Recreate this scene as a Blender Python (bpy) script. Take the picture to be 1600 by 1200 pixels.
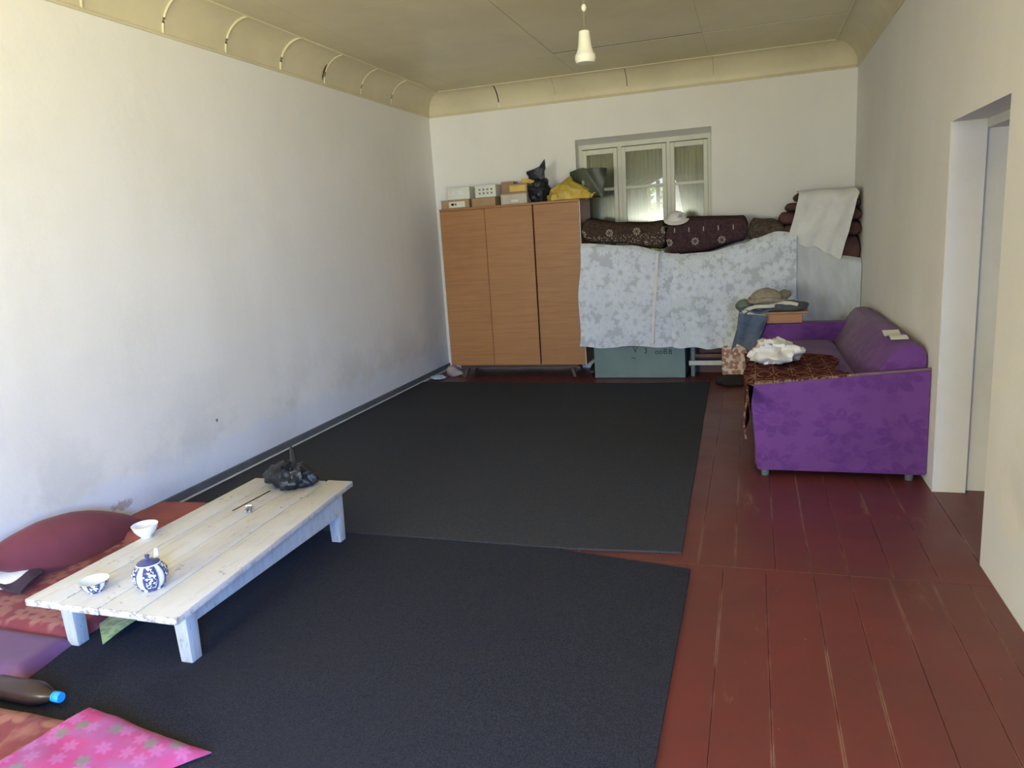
import bpy, bmesh, math, random
from mathutils import Vector, Matrix, noise
for o in list(bpy.data.objects): bpy.data.objects.remove(o)
random.seed(7)
PI = math.pi
SC = bpy.context.scene
COL = SC.collection
# ------------------------------------------------------------------ camera, world, light, exposure
L, W, H, ZC, CD = 8.497, 4.635, 3.255, 3.03, 0.22      # back wall y, right wall x, ceiling z, cove bottom z, cove depth
FRONT = -3.6
cd = bpy.data.cameras.new('camera'); cam = bpy.data.objects.new('camera', cd); COL.objects.link(cam)
cd.sensor_width = 36; cd.lens = 1154.0 / 1600 * 36; cd.clip_start = 0.05
yaw, pitch, roll = 0.3206, -0.2012, -0.0649
cf = Vector((-math.sin(yaw)*math.cos(pitch), math.cos(yaw)*math.cos(pitch), math.sin(pitch)))
cr = Vector((math.cos(yaw), math.sin(yaw), 0)); cu = cr.cross(cf)
r2 = cr*math.cos(roll) + cu*math.sin(roll); u2 = -cr*math.sin(roll) + cu*math.cos(roll)
M = Matrix((r2, u2, -cf)).transposed().to_4x4(); M.translation = Vector((3.638, 0, 1.6246))
cam.matrix_world = M
SC.camera = cam
SC.view_settings.view_transform = 'Standard'; SC.view_settings.look = 'None'
SC.view_settings.gamma = 1; SC.view_settings.use_curve_mapping = False
SC.view_settings.exposure = 0.0
SC.cycles.use_denoising = True
SC.cycles.max_bounces = 10
SC.cycles.sample_clamp_indirect = 4
w = bpy.data.worlds.new('sky'); SC.world = w; w.use_nodes = True
w.node_tree.nodes['Background'].inputs[0].default_value = (0.80, 0.90, 1.0, 1)
w.node_tree.nodes['Background'].inputs[1].default_value = 1.0
sl = bpy.data.lights.new('sun', 'SUN'); sl.energy = 4.0; sl.angle = 0.01; sl.color = (1, .93, .78)
so = bpy.data.objects.new('sun', sl); COL.objects.link(so)
so.rotation_euler = Vector((1, 0, -1.1)).to_track_quat('-Z', 'Y').to_euler()
WINX = ((0.45, 2.05),)                      # the window behind the camera
def area(name, loc, dirv, sx, sy, en, col, spread=PI):
    l = bpy.data.lights.new(name, 'AREA'); l.shape = 'RECTANGLE'; l.size = sx; l.size_y = sy; l.energy = en; l.color = col; l.spread = spread
    o = bpy.data.objects.new(name, l); COL.objects.link(o); o.location = loc
    o.rotation_euler = Vector(dirv).to_track_quat('-Z', 'Z').to_euler()
RWY = (-2.6, -.8)                                       # a third window in the right wall beside and behind the camera
def window_light(x, y, inward, wid, sky, gnd, spread=2.2, z0=.95, hh=1.5):
    # daylight of one window: sky light falls downwards from its upper part, light off the sunny ground rises from the sill
    for nm, z, tilt, col, h in (('window_sky', z0+hh*.55, -.5, sky, hh*.9), ('window_ground_bounce', z0+hh*.2, 1.25, gnd, hh*.4)):
        m = max(col)
        if m > 0: area(nm, (x, y, z), (inward[0], inward[1], tilt), wid, h, m, tuple(c/m for c in col), spread)
window_light(sum(WINX[0])/2, FRONT+.05, (0, 1), 1.6, (155, 161, 130), (0, 0, 0), z0=.85, hh=1.05)
window_light(W-.05, sum(RWY)/2, (-.72, .7), 1.8, (28, 92, 258), (348, 280, 46))
area('next_room_fill', (W+2.85, 3.35, 1.5), (-1, .12, -.12), 1.5, 1.4, 26, (.4, .5, 1))     # unseen lamp added behind the doorway to light the passage jamb

# ------------------------------------------------------------------ mesh helpers
class MB:
    def __init__(s): s.bm = bmesh.new()
    def hexa(s, p, bev=0, seg=2):                      # p: 8 points, 0-3 bottom loop, 4-7 top loop
        vs = [s.bm.verts.new(q) for q in p]
        fs = [(3,2,1,0),(4,5,6,7),(0,1,5,4),(1,2,6,5),(2,3,7,6),(3,0,4,7)]
        faces = [s.bm.faces.new([vs[i] for i in f]) for f in fs]
        if bev:
            es = list({e for f in faces for e in f.edges})
            bmesh.ops.bevel(s.bm, geom=es, offset=bev, segments=seg, affect='EDGES', profile=.5)
        return s
    def box(s, x0, x1, y0, y1, z0, z1, bev=0, seg=2):
        return s.hexa([(x0,y0,z0),(x1,y0,z0),(x1,y1,z0),(x0,y1,z0),(x0,y0,z1),(x1,y0,z1),(x1,y1,z1),(x0,y1,z1)], bev, seg)
    def prism(s, poly, vec, bev=0):
        v = Vector(vec); a = [s.bm.verts.new(q) for q in poly]; b = [s.bm.verts.new(Vector(q)+v) for q in poly]
        n = len(poly); fs = [s.bm.faces.new(a[::-1]), s.bm.faces.new(b)]
        for i in range(n): fs.append(s.bm.faces.new([a[i], a[(i+1)%n], b[(i+1)%n], b[i]]))
        bmesh.ops.recalc_face_normals(s.bm, faces=fs)
        if bev:
            es = list({e for f in fs for e in f.edges})
            bmesh.ops.bevel(s.bm, geom=es, offset=bev, segments=2, affect='EDGES', profile=.5)
        return s
    def tube(s, pts, r, n=8, cap=True):
        pts = [Vector(p) for p in pts]; rings = []
        for i, p in enumerate(pts):
            t = (pts[min(i+1, len(pts)-1)] - pts[max(i-1, 0)]).normalized()
            up = Vector((0,0,1)) if abs(t.z) < .9 else Vector((1,0,0))
            a = t.cross(up).normalized(); b = a.cross(t)
            rr = r[i] if isinstance(r, (list, tuple)) else r
            rings.append([s.bm.verts.new(p + a*rr*math.cos(2*PI*k/n) + b*rr*math.sin(2*PI*k/n)) for k in range(n)])
        fs = []
        for q0, q1 in zip(rings, rings[1:]):
            for k in range(n): fs.append(s.bm.faces.new([q0[k], q0[(k+1)%n], q1[(k+1)%n], q1[k]]))
        if cap: fs += [s.bm.faces.new(rings[0][::-1]), s.bm.faces.new(rings[-1])]
        bmesh.ops.recalc_face_normals(s.bm, faces=fs)
        return s
    def lathe(s, prof, c=(0,0,0), n=28):
        rings = []
        for r, z in prof:
            if r < 1e-5: rings.append([s.bm.verts.new((c[0], c[1], c[2]+z))])
            else: rings.append([s.bm.verts.new((c[0]+r*math.cos(2*PI*k/n), c[1]+r*math.sin(2*PI*k/n), c[2]+z)) for k in range(n)])
        fs = []
        for a, b in zip(rings, rings[1:]):
            for k in range(n):
                k2 = (k+1) % n
                if len(a) == 1 and len(b) == 1: continue
                if len(a) == 1: fs.append(s.bm.faces.new([a[0], b[k2], b[k]]))
                elif len(b) == 1: fs.append(s.bm.faces.new([a[k], a[k2], b[0]]))
                else: fs.append(s.bm.faces.new([a[k], a[k2], b[k2], b[k]]))
        bmesh.ops.recalc_face_normals(s.bm, faces=fs)
        return s
    def grid(s, f, nu, nv, thick=0):
        vs = [[s.bm.verts.new(f(i/nu, j/nv)) for j in range(nv+1)] for i in range(nu+1)]
        fs = [s.bm.faces.new([vs[i][j], vs[i+1][j], vs[i+1][j+1], vs[i][j+1]]) for i in range(nu) for j in range(nv)]
        if thick:
            s.bm.normal_update()
            bmesh.ops.solidify(s.bm, geom=fs, thickness=thick)
        return s
    def blob(s, c, r, amp=.12, freq=6, n=24, m=14, sq=1.0, seed=0, flat=None, f=None):
        c = Vector(c); vs = []
        def P(i, j):
            th = 2*PI*i/n; ph = -PI/2 + PI*j/m
            def e(x): return math.copysign(abs(x)**sq, x)
            d = Vector((e(math.cos(th))*e(math.cos(ph)), e(math.sin(th))*e(math.cos(ph)), e(math.sin(ph))))
            q = Vector((d.x*r[0], d.y*r[1], d.z*r[2]))
            k = 1 + amp*noise.noise(q*freq + Vector((seed*3.1, seed*1.7, seed))) + amp*.5*noise.noise(q*freq*2.3 + Vector((seed, 7, 3)))
            q = q*k
            if flat is not None: q.z = max(q.z, flat)
            if f: q = f(q)
            return c + q
        bot = s.bm.verts.new(P(0, 0)); top = s.bm.verts.new(P(0, m))
        rows = [[s.bm.verts.new(P(i, j)) for i in range(n)] for j in range(1, m)]
        fs = []
        for i in range(n):
            i2 = (i+1) % n
            fs.append(s.bm.faces.new([bot, rows[0][i2], rows[0][i]])); fs.append(s.bm.faces.new([top, rows[-1][i], rows[-1][i2]]))
            for a, b in zip(rows, rows[1:]): fs.append(s.bm.faces.new([a[i], a[i2], b[i2], b[i]]))
        bmesh.ops.recalc_face_normals(s.bm, faces=fs)
        return s
def root_loc(o):
    v = Vector((0,0,0))
    while o: v += o.location; o = o.parent
    return v
def obj(name, mb, mat, parent=None, smooth=None, kind=None, at=None):
    bm = mb.bm
    off = root_loc(parent) if parent else Vector(at or (0,0,0))
    bmesh.ops.translate(bm, verts=bm.verts, vec=-off)
    me = bpy.data.meshes.new(name); bm.to_mesh(me); bm.free()
    if smooth is not None:
        for p in me.polygons: p.use_smooth = True
        me.set_sharp_from_angle(angle=math.radians(smooth))
    o = bpy.data.objects.new(name, me); COL.objects.link(o)
    if parent: o.parent = parent
    else: o.location = off
    if mat: me.materials.append(mat)
    if kind: o['kind'] = kind
    return o
def tag(o, label, cat, group=None):
    o['label'] = label; o['category'] = cat
    if group: o['group'] = group
    return o
def thing(name, label, cat, loc, group=None):
    o = bpy.data.objects.new(name, None); COL.objects.link(o); o.location = loc; o.empty_display_size = .1
    return tag(o, label, cat, group)
def struct(name, mb, mat, parent=None, smooth=None):
    return obj(name, mb, mat, parent, smooth, kind='structure')

# ------------------------------------------------------------------ node helpers
class X:
    def __init__(s, nt, sock): s.nt = nt; s.k = sock
    def op(s, o, b=None, c=None):
        n = s.nt.nodes.new('ShaderNodeMath'); n.operation = o
        for i, q in enumerate((s, b, c)):
            if q is None: continue
            if isinstance(q, X): s.nt.links.new(q.k, n.inputs[i])
            else: n.inputs[i].default_value = q
        return X(s.nt, n.outputs[0])
    def __add__(s, b): return s.op('ADD', b)
    def __sub__(s, b): return s.op('SUBTRACT', b)
    def __mul__(s, b): return s.op('MULTIPLY', b)
    def __truediv__(s, b): return s.op('DIVIDE', b)
    def lt(s, b): return s.op('LESS_THAN', b)
    def gt(s, b): return s.op('GREATER_THAN', b)
    def abs(s): return s.op('ABSOLUTE')
    def cos(s): return s.op('COSINE')
    def sin(s): return s.op('SINE')
    def frac(s): return s.op('FRACT')
    def sqrt(s): return s.op('SQRT')
    def atan2(s, b): return s.op('ARCTAN2', b)
    def max(s, b): return s.op('MAXIMUM', b)
    def min(s, b): return s.op('MINIMUM', b)
    def ss(s, a, b):                                    # smoothstep from a to b
        n = s.nt.nodes.new('ShaderNodeMapRange'); n.interpolation_type = 'SMOOTHSTEP'
        s.nt.links.new(s.k, n.inputs[0]); n.inputs[1].default_value = a; n.inputs[2].default_value = b
        return X(s.nt, n.outputs[0])
class NT:
    def __init__(s, name):
        s.m = bpy.data.materials.new(name); s.m.use_nodes = True; s.nt = s.m.node_tree
        s.b = s.nt.nodes['Principled BSDF']; s.out = s.nt.nodes['Material Output']
        t = s.nt.nodes.new('ShaderNodeTexCoord'); s.co = t.outputs['Object']
        sp = s.nt.nodes.new('ShaderNodeSeparateXYZ'); s.nt.links.new(s.co, sp.inputs[0])
        s.x, s.y, s.z = (X(s.nt, sp.outputs[i]) for i in range(3))
    def vec(s, x, y, z=0.0):
        n = s.nt.nodes.new('ShaderNodeCombineXYZ')
        for i, q in enumerate((x, y, z)):
            if isinstance(q, X): s.nt.links.new(q.k, n.inputs[i])
            else: n.inputs[i].default_value = q
        return n.outputs[0]
    def noise(s, scale, detail=3, rough=.55, vec=None, stretch=None):
        n = s.nt.nodes.new('ShaderNodeTexNoise'); n.inputs['Scale'].default_value = scale; n.inputs['Detail'].default_value = detail; n.inputs['Roughness'].default_value = rough
        if stretch: vec = s.vec(s.x*stretch[0], s.y*stretch[1], s.z*stretch[2])
        s.nt.links.new(vec or s.co, n.inputs['Vector'])
        return X(s.nt, n.outputs['Fac'])
    def rnd(s):
        n = s.nt.nodes.new('ShaderNodeObjectInfo'); return X(s.nt, n.outputs['Random'])
    def mix(s, f, a, b):
        n = s.nt.nodes.new('ShaderNodeMix'); n.data_type = 'RGBA'
        if isinstance(f, X): s.nt.links.new(f.k, n.inputs[0])
        else: n.inputs[0].default_value = f
        for i, q in ((6, a), (7, b)):
            if isinstance(q, tuple): n.inputs[i].default_value = (*q, 1)
            else: s.nt.links.new(q, n.inputs[i])
        return n.outputs[2]
    def flowers(s, u, v, scale, petals, R=.36, rand=.6, hole=.1, soft=.05):
        vo = s.nt.nodes.new('ShaderNodeTexVoronoi'); vo.voronoi_dimensions = '2D'; vo.inputs['Scale'].default_value = 1; vo.inputs['Randomness'].default_value = rand
        vec = s.vec(u*scale, v*scale); s.nt.links.new(vec, vo.inputs['Vector'])
        d = s.nt.nodes.new('ShaderNodeVectorMath'); d.operation = 'SUBTRACT'
        s.nt.links.new(vec, d.inputs[0]); s.nt.links.new(vo.outputs['Position'], d.inputs[1])
        sp = s.nt.nodes.new('ShaderNodeSeparateXYZ'); s.nt.links.new(d.outputs[0], sp.inputs[0])
        dx, dy = X(s.nt, sp.outputs[0]), X(s.nt, sp.outputs[1])
        cs = s.nt.nodes.new('ShaderNodeSeparateColor'); s.nt.links.new(vo.outputs['Color'], cs.inputs[0])
        r = (dx*dx + dy*dy).sqrt(); a = dy.atan2(dx) + X(s.nt, cs.outputs[0])*6.28
        lim = (a*(petals/2)).cos().abs()*(.5*R) + .5*R
        return (lim - r).ss(-soft, soft) * (r - hole).ss(-soft*.6, soft*.6), r, a
    def color(s, c): 
        if isinstance(c, tuple): s.b.inputs['Base Color'].default_value = (*c, 1)
        else: s.nt.links.new(c, s.b.inputs['Base Color'])
        return s
    def set(s, rough=.6, spec=.5, sheen=0, metal=0, coat=0):
        if isinstance(rough, X): s.nt.links.new(rough.k, s.b.inputs['Roughness'])
        else: s.b.inputs['Roughness'].default_value = rough
        s.b.inputs['Specular IOR Level'].default_value = spec; s.b.inputs['Metallic'].default_value = metal
        if sheen: s.b.inputs['Sheen Weight'].default_value = sheen
        if coat: s.b.inputs['Coat Weight'].default_value = coat; s.b.inputs['Coat Roughness'].default_value = .15
        return s
    def bump(s, h, strength=.3, dist=.01):
        n = s.nt.nodes.new('ShaderNodeBump'); n.inputs['Strength'].default_value = strength; n.inputs['Distance'].default_value = dist
        s.nt.links.new(h.k, n.inputs['Height']); s.nt.links.new(n.outputs[0], s.b.inputs['Normal'])
        return s
    def alpha(s, a):
        s.nt.links.new(a.k, s.b.inputs['Alpha']); return s
def simple(name, c, rough=.6, var=.12, scale=8, spec=.4, bump=0, sheen=0, stretch=None):
    n = NT(name); f = n.noise(scale, 4, stretch=stretch)
    n.color(n.mix(f.ss(.25, .75), tuple(v*(1-var) for v in c), tuple(min(1, v*(1+var)) for v in c))).set(rough, spec, sheen)
    if bump: n.bump(n.noise(scale*4, 4, stretch=stretch), bump)
    return n.m

# ------------------------------------------------------------------ materials
def m_wall():
    n = NT('whitewash')
    a = n.noise(.9, 4); b = n.noise(5, 5, .6); v = n.noise(1.0, 4, stretch=(2.2, 2.2, .5))
    base = n.mix(a.ss(.3, .7), (.80, .78, .735), (.84, .825, .79))
    base = n.mix(v.ss(.45, .75)*.35, base, (.74, .72, .67))
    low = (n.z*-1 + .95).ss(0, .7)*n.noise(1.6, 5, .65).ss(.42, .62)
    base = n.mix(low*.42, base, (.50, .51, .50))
    low_sky_tint = (n.z*-1 + n.noise(3.5, 4)*.45 + .12).ss(-.02, .10)*.75  # bluish skylight tint painted into the wall foot, ragged upper edge
    base = n.mix(low_sky_tint, base, (.74, .77, .83))
    d = ((n.y-3.3)*(n.y-3.3)*5 + (n.z-.16)*(n.z-.16)*40).sqrt() + n.noise(18, 5, .7)*.8
    base = n.mix((d*-1 + .62).ss(0, .14)*.7*(n.x.lt(.5)), base, (.34, .25, .21))
    d2 = ((n.y-4.22)*(n.y-4.22) + (n.z-.45)*(n.z-.45)).sqrt()
    base = n.mix(d2.lt(.013)*(n.x.lt(.5)), base, (.22, .22, .22))
    n.color(base).set(.85, .25).bump(b*.6 + n.noise(1.4, 3)*2, .25, .02); return n.m
def m_paint(name, c, rough=.45, dirt=.25):
    n = NT(name); f = n.noise(1.3, 5, .6)
    base = n.mix(f.ss(.35, .7), c, tuple(v*.88 for v in c))
    base = n.mix(n.noise(5, 5, .7).ss(.6, .8)*dirt, base, (.30, .25, .15))
    n.color(base).set(rough, .4).bump(n.noise(3, 4), .12, .02); return n.m
def m_planks():
    n = NT('red_floor_paint'); rn = n.rnd()
    base = n.mix(n.noise(2.2, 5, .65).ss(.3, .75), (.138, .027, .024), (.102, .028, .026))
    base = n.mix(rn*.4, base, (.115, .036, .032))
    wear = n.noise(7, 6, .75, stretch=(1, .16, 1)).ss(.60, .72)*n.noise(1.3, 3).ss(.42, .65)
    base = n.mix(wear*.55, base, (.42, .25, .14))
    base = n.mix(n.noise(60, 2, .5, stretch=(1, .5, 1)).ss(.74, .8)*.5, base, (.5, .36, .26))
    tg = n.nt.nodes.new('ShaderNodeTexCoord'); sg = n.nt.nodes.new('ShaderNodeSeparateXYZ'); n.nt.links.new(tg.outputs['Generated'], sg.inputs[0])
    edge = (X(n.nt, sg.outputs[0]) - .5).abs().ss(.455, .495)*n.noise(5, 5, .7, stretch=(1, .35, 1)).ss(.44, .62)
    base = n.mix(edge*.42, base, (.42, .25, .18))
    n.color(base).set(n.noise(3, 4)*.3 + .27, .5).bump(n.noise(9, 4, stretch=(2, .3, 1)), .15, .01); return n.m
def m_carpet(name, a, b, c):
    n = NT(name); f = n.noise(220, 3, .7); g = n.noise(1.1, 4)
    base = n.mix(f.ss(.3, .7), a, b)
    base = n.mix(g.ss(.35, .75)*.5, base, c)
    n.color(base).set(1.0, .0, 0).bump(f, .5, .004); return n.m
def m_tablepaint():
    n = NT('chipped_white_paint'); 
    base = n.mix(n.noise(3, 5, .6).ss(.3, .7), (.62, .61, .595), (.55, .54, .53))
    st = n.noise(6, 6, .7, stretch=(6, .5, 2))
    base = n.mix(st.ss(.50, .70)*.55, base, (.46, .385, .31))
    sp = n.noise(30, 4, .7).ss(.60, .66)*n.noise(3.5, 3).ss(.45, .62)
    tg = n.nt.nodes.new('ShaderNodeTexCoord'); sg = n.nt.nodes.new('ShaderNodeSeparateXYZ'); n.nt.links.new(tg.outputs['Generated'], sg.inputs[0])
    gx, gy, gz = (X(n.nt, sg.outputs[i]) for i in range(3))
    edge = (gy - .5).abs().ss(.494, .5).max((gx - .5).abs().ss(.44, .5)*.8).max((gz*-1 + .9).ss(0, .4)*.6)*n.noise(34, 4, .75).ss(.48, .60)
    base = n.mix(sp.max(edge)*.75, base, (.20, .175, .16))
    brownish = ((n.x-1.44)*(n.x-1.44)*16 + (n.y-2.42)*(n.y-2.42)*5).sqrt() + n.noise(6, 3)*.25  # brownish oval on the tabletop just beyond the teapot
    base = n.mix((brownish*-1 + .55).ss(0, .4)*.5, base, (.55, .36, .22))
    n.color(base).set(.55, .4).bump(st, .3, .01); return n.m
def m_legpaint():
    n = NT('streaked_bluish_white_paint')
    st = n.noise(9, 5, .7, stretch=(5, 5, .5))
    base = n.mix(st.ss(.35, .7), (.52, .54, .56), (.42, .435, .45))
    base = n.mix(n.noise(26, 4, .7, stretch=(2, 2, .5)).ss(.60, .66)*.6, base, (.20, .19, .18))
    n.color(base).set(.6, .35).bump(st, .3, .01); return n.m
def m_veneer():
    n = NT('wood_veneer'); rn = n.rnd()
    g = n.noise(4, 6, .65, stretch=(.6, .6, 14))
    base = n.mix(g.ss(.3, .75), (.37, .175, .064), (.285, .125, .044))
    base = n.mix(rn*.35, base, (.40, .20, .085))
    base = n.mix(n.noise(2, 4).ss(.5, .75)*.35, base, (.24, .11, .05))
    n.color(base).set(.45, .4).bump(g, .08, .004); return n.m
def m_sofa():
    n = NT('purple_velour'); 
    hp = n.x*.75 + n.y*.75
    f1, r, a = n.flowers(hp, n.z, 3.4, 9, .42, .55, .16, .05)
    f2, r2_, a2 = n.flowers(hp + 3.3, n.z + 1.7, 8.5, 5, .30, .9, .0, .05)
    m = (f1*n.noise(30, 3).ss(.3, .55)).max(f2*.45)
    base = n.mix(n.noise(3, 4).ss(.3, .7), (.148, .050, .225), (.126, .044, .195))
    base = n.mix(m*.42, base, (.075, .012, .15))
    n.color(base).set(.8, .2, .12).bump(m, .35, .006); return n.m
def m_lace(name, tint, scale, petals, density):
    n = NT(name); h = n.x
    wx = h + n.noise(5, 2)*.06; wz = n.z + n.noise(4, 2, vec=n.vec(n.z, n.x, n.y))*.06
    f1, r, a = n.flowers(wx, wz, scale, petals, .46, .75, .13, .10)
    f2, _, _ = n.flowers(wx + 5.2, wz + 2.2, scale*2.1, 6, .40, .9, .08, .12)
    bl = n.noise(7, 3, .6).ss(.5, .58)
    m = f1.max(f2*.8).max(bl*.55)
    net = tuple(v*.81 for v in tint)
    base = n.mix(m*density + (1-density)*.2, net, tint)
    n.color(base).set(.9, .1).bump(m + n.noise(90, 2)*.3, .4, .006)
    n.alpha((m*.5 + .86).min(1.0)); return n.m
def m_motif(name, base_c, base_c2, mot, su, sv, spokes, u='x', v='z', u0=0., v0=0., v1=9., v2=9.):
    n = NT(name); uu = getattr(n, u); vv = getattr(n, v)
    base = n.mix(n.noise(40, 4, .7).ss(.35, .65), base_c, base_c2)
    def star(du, dv, per, R, sp):
        p = ((uu - du)/per).frac() - .5; q = vv - dv
        p = p*per; r = (p*p + q*q).sqrt(); a = q.atan2(p)
        rays = (a*(sp/2)).cos().abs().op('POWER', 5.0)
        return (rays*(r*-1 + R).ss(0, .008)*(r - R*.18).ss(0, .006)).max(((r - R*.72).abs()*-1 + .005).ss(0, .004)*((a*(sp/2)).sin().abs().gt(.5))*.6)
    m = star(u0, v0, su, .042, spokes)
    if v1 < 9: m = m.max(((uu-u0)/(su*.55)).frac().op('SUBTRACT', .5).abs().lt(.03)*((vv-v1).abs().lt(.022)))
    if v2 < 9:
        band = (vv-v2).abs().lt(.06)
        w_ = ((n.noise(75, 1, .4)*1).ss(.58, .64))*band
        m = m.max(w_*.7)
    base = n.mix(m*.8, base, mot)
    n.color(base).set(1.0, .0, 0).bump(n.noise(120, 2), .4, .004); return n.m
def m_floral(name, a, b, c, scale=5, sheen=.05):
    n = NT(name); w1 = n.noise(3, 3)*.5
    f, r, an = n.flowers(n.x + w1*.3, n.y + w1*.3, scale, 5, .44, .9, .08, .08)
    sw = ((n.noise(2.6, 3)*22).sin()).ss(.35, .9)*n.noise(9, 3).ss(.35, .6)
    base = n.mix(n.noise(4, 4).ss(.35, .65), a, b)
    base = n.mix(f.max(sw)*.65, base, c)
    n.color(base).set(.7, .3, sheen).bump(n.noise(150, 2), .2, .003); return n.m
def m_pink():
    n = NT('pink_flowered_cotton')
    f, r, a = n.flowers(n.x, n.y, 13, 6, .34, .8, .0, .1)
    f2, _, _ = n.flowers(n.x + 2.1, n.y + 4.4, 9, 5, .22, .9, .0, .08)
    base = n.mix(n.noise(8, 3).ss(.35, .65), (.42, .055, .185), (.33, .10, .26))
    base = n.mix(f*.5, base, (.46, .17, .40)); base = n.mix(f2*.75, base, (.14, .20, .15))
    n.color(base).set(.75, .3); return n.m
def m_pakhta(name, top):
    n = NT(name)
    a = n.y.atan2(n.x); k = (a/(2*PI)*5 + .12).frac() - .5
    wid = (n.z*0 + .30) - ((n.z - top*.5)*(1/top)).abs()*.22
    leaf = (k.abs() - .36).gt(0.0)                       # white leaf panels
    edge = ((k.abs() - .36).abs()).lt(.03)
    cot = n.noise(95, 1.5, .45).ss(.50, .56)*(wid - k.abs()).ss(0, .05)*(n.z - top*.16).ss(0, .006)
    base = n.mix(leaf.max(cot), (.035, .050, .165), (.72, .75, .78))
    base = n.mix(edge*.8, base, (.30, .34, .46))
    rim = (n.z - top*.93).gt(0.0)
    n.color(n.mix(rim*.7, base, (.06, .08, .22))).set(.12, .6); return n.m
def m_red_ornament():
    n = NT('white_red_ornament'); f, r, a = n.flowers(n.x, n.z, 9, 4, .5, .3, .12, .03)
    g = ((n.x*40).sin()*(n.z*44).sin()).ss(.1, .3)
    base = n.mix(f.max(g*.6)*.8, (.72, .66, .60), (.36, .11, .09))
    n.color(base).set(.85, .2); return n.m
WALL = m_wall(); CEIL = m_paint('cream_ceiling_paint', (.66, .59, .40), .34); CORN = m_paint('cream_cornice_paint', (.70, .63, .44), .45)
JAMB = m_paint('white_jamb_paint', (.66, .65, .62), .5, .1); REVEAL = m_paint('reveal_plaster', (.66, .64, .55), .7)
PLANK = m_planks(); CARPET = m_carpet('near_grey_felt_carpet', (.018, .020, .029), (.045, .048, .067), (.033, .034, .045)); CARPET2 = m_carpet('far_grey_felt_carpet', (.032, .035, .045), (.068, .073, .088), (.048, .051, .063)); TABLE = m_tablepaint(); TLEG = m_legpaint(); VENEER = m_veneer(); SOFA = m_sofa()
SUB = simple('dark_gap', (.03, .02, .016), .9); SKIRT = simple('grey_skirting_paint', (.105, .115, .13), .6); PALE = simple('pale_strip_paint', (.55, .55, .55), .6)
FRAME = m_paint('window_frame_paint', (.66, .65, .54), .45, .35)
GLASS = NT('window_glass').set(.02, .5); GLASS.color((1, 1, 1)); GLASS.b.inputs['Transmission Weight'].default_value = 0
def m_glass():
    n = NT('clear_window_glass'); g = n.nt.nodes.new('ShaderNodeBsdfGlossy'); g.inputs[1].default_value = .16
    t = n.nt.nodes.new('ShaderNodeBsdfTransparent'); t.inputs[0].default_value = (.93, .95, .93, 1)
    fr = n.nt.nodes.new('ShaderNodeFresnel'); fr.inputs[0].default_value = 1.5
    mx = n.nt.nodes.new('ShaderNodeMixShader'); n.nt.links.new(fr.outputs[0], mx.inputs[0]); n.nt.links.new(t.outputs[0], mx.inputs[1]); n.nt.links.new(g.outputs[0], mx.inputs[2])
    n.nt.links.new(mx.outputs[0], n.out.inputs[0]); return n.m
GLASS = m_glass()
CURTAIN = simple('olive_curtain_cloth', (.24, .23, .15), .95, .1, 3, stretch=(14, 14, .4)); CURTAIN_Y = simple('pale_yellow_curtain_edge', (.62, .55, .28), .9)
LACE1 = m_lace('white_lace_round_flowers', (.70, .745, .83), 3.6, 8, .80); LACE2 = m_lace('white_lace_dense_flowers', (.72, .77, .83), 4.6, 6, .9); LACE3 = simple('greyish_white_gauze', (.54, .57, .60), .9, .10, 4, stretch=(3, 1, .8)); LACE4 = simple('white_cover_cloth', (.72, .71, .68), .9, .07, 5)
QUILT_A = m_motif('brown_quilt_with_star_rows', (.040, .027, .022), (.075, .050, .038), (.50, .47, .40), .285, 1, 8, u0=.08, v0=1.56, v2=1.475)
QUILT_B = m_motif('plum_quilt_with_star_rows', (.045, .026, .030), (.080, .046, .050), (.52, .48, .46), .26, 1, 8, u0=.10, v0=1.425, v1=1.545)
QUILT_C = simple('dark_brown_quilt', (.062, .036, .034), .95, .3, 14); QUILT_D = simple('brown_speckled_quilt', (.075, .055, .042), .95, .5, 40)
QUILT_R = simple('dark_red_brown_quilt', (.085, .038, .036), .9, .3, 9)
BED = simple('dull_bedding', (.30, .29, .32), .95)
TRUNK = simple('grey_turquoise_paint', (.135, .205, .215), .55, .12, 3); TRUNK_D = simple('dark_iron', (.05, .06, .06), .6)
INK = simple('black_marker', (.02, .03, .035), .8)
DWOOD = simple('dark_wood', (.060, .040, .034), .6, .2, 5); BWOOD = simple('orange_brown_wood', (.40, .19, .075), .5, .15, 5, stretch=(1, 1, 12))
CARD = simple('brown_cardboard', (.36, .235, .135), .85, .1, 5); CARDW = simple('white_card', (.66, .66, .58), .6, .06, 5); CARDG = simple('greyish_card', (.50, .47, .40), .7, .1, 7)
PRINT = simple('grey_print', (.25, .26, .24), .7); SILVER = simple('silver_print', (.75, .77, .78), .25, spec=.9); YEL = simple('yellow_card', (.62, .44, .11), .6)
BLACKP = simple('black_plastic', (.011, .014, .020), .34, .3, 8, .35, bump=.9)
YELP = simple('yellow_plastic', (.54, .38, .07), .45, .2, 6); GRNP = simple('dark_green_plastic', (.035, .045, .020), .4, .2, 6); LEAFMARK = simple('pale_green_print', (.33, .37, .18), .5)
WHITEC = simple('white_cotton', (.72, .70, .68), .9, .06, 9); WHITEP = simple('white_plastic', (.66, .66, .58), .35, .04)
DENIM = simple('blue_denim', (.095, .125, .185), .9, .18, 30); DENIM_D = simple('dark_denim_seam', (.05, .07, .12), .9)
TAN = simple('tan_knit', (.30, .26, .20), .95, .2, 30, bump=.3); OLIVE = simple('green_grey_cloth', (.15, .18, .15), .95, .15, 10); DGREY = simple('dark_grey_cloth', (.075, .085, .095), .95, .2, 12); CREAM = simple('cream_cloth', (.58, .57, .48), .9, .08, 9)
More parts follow.
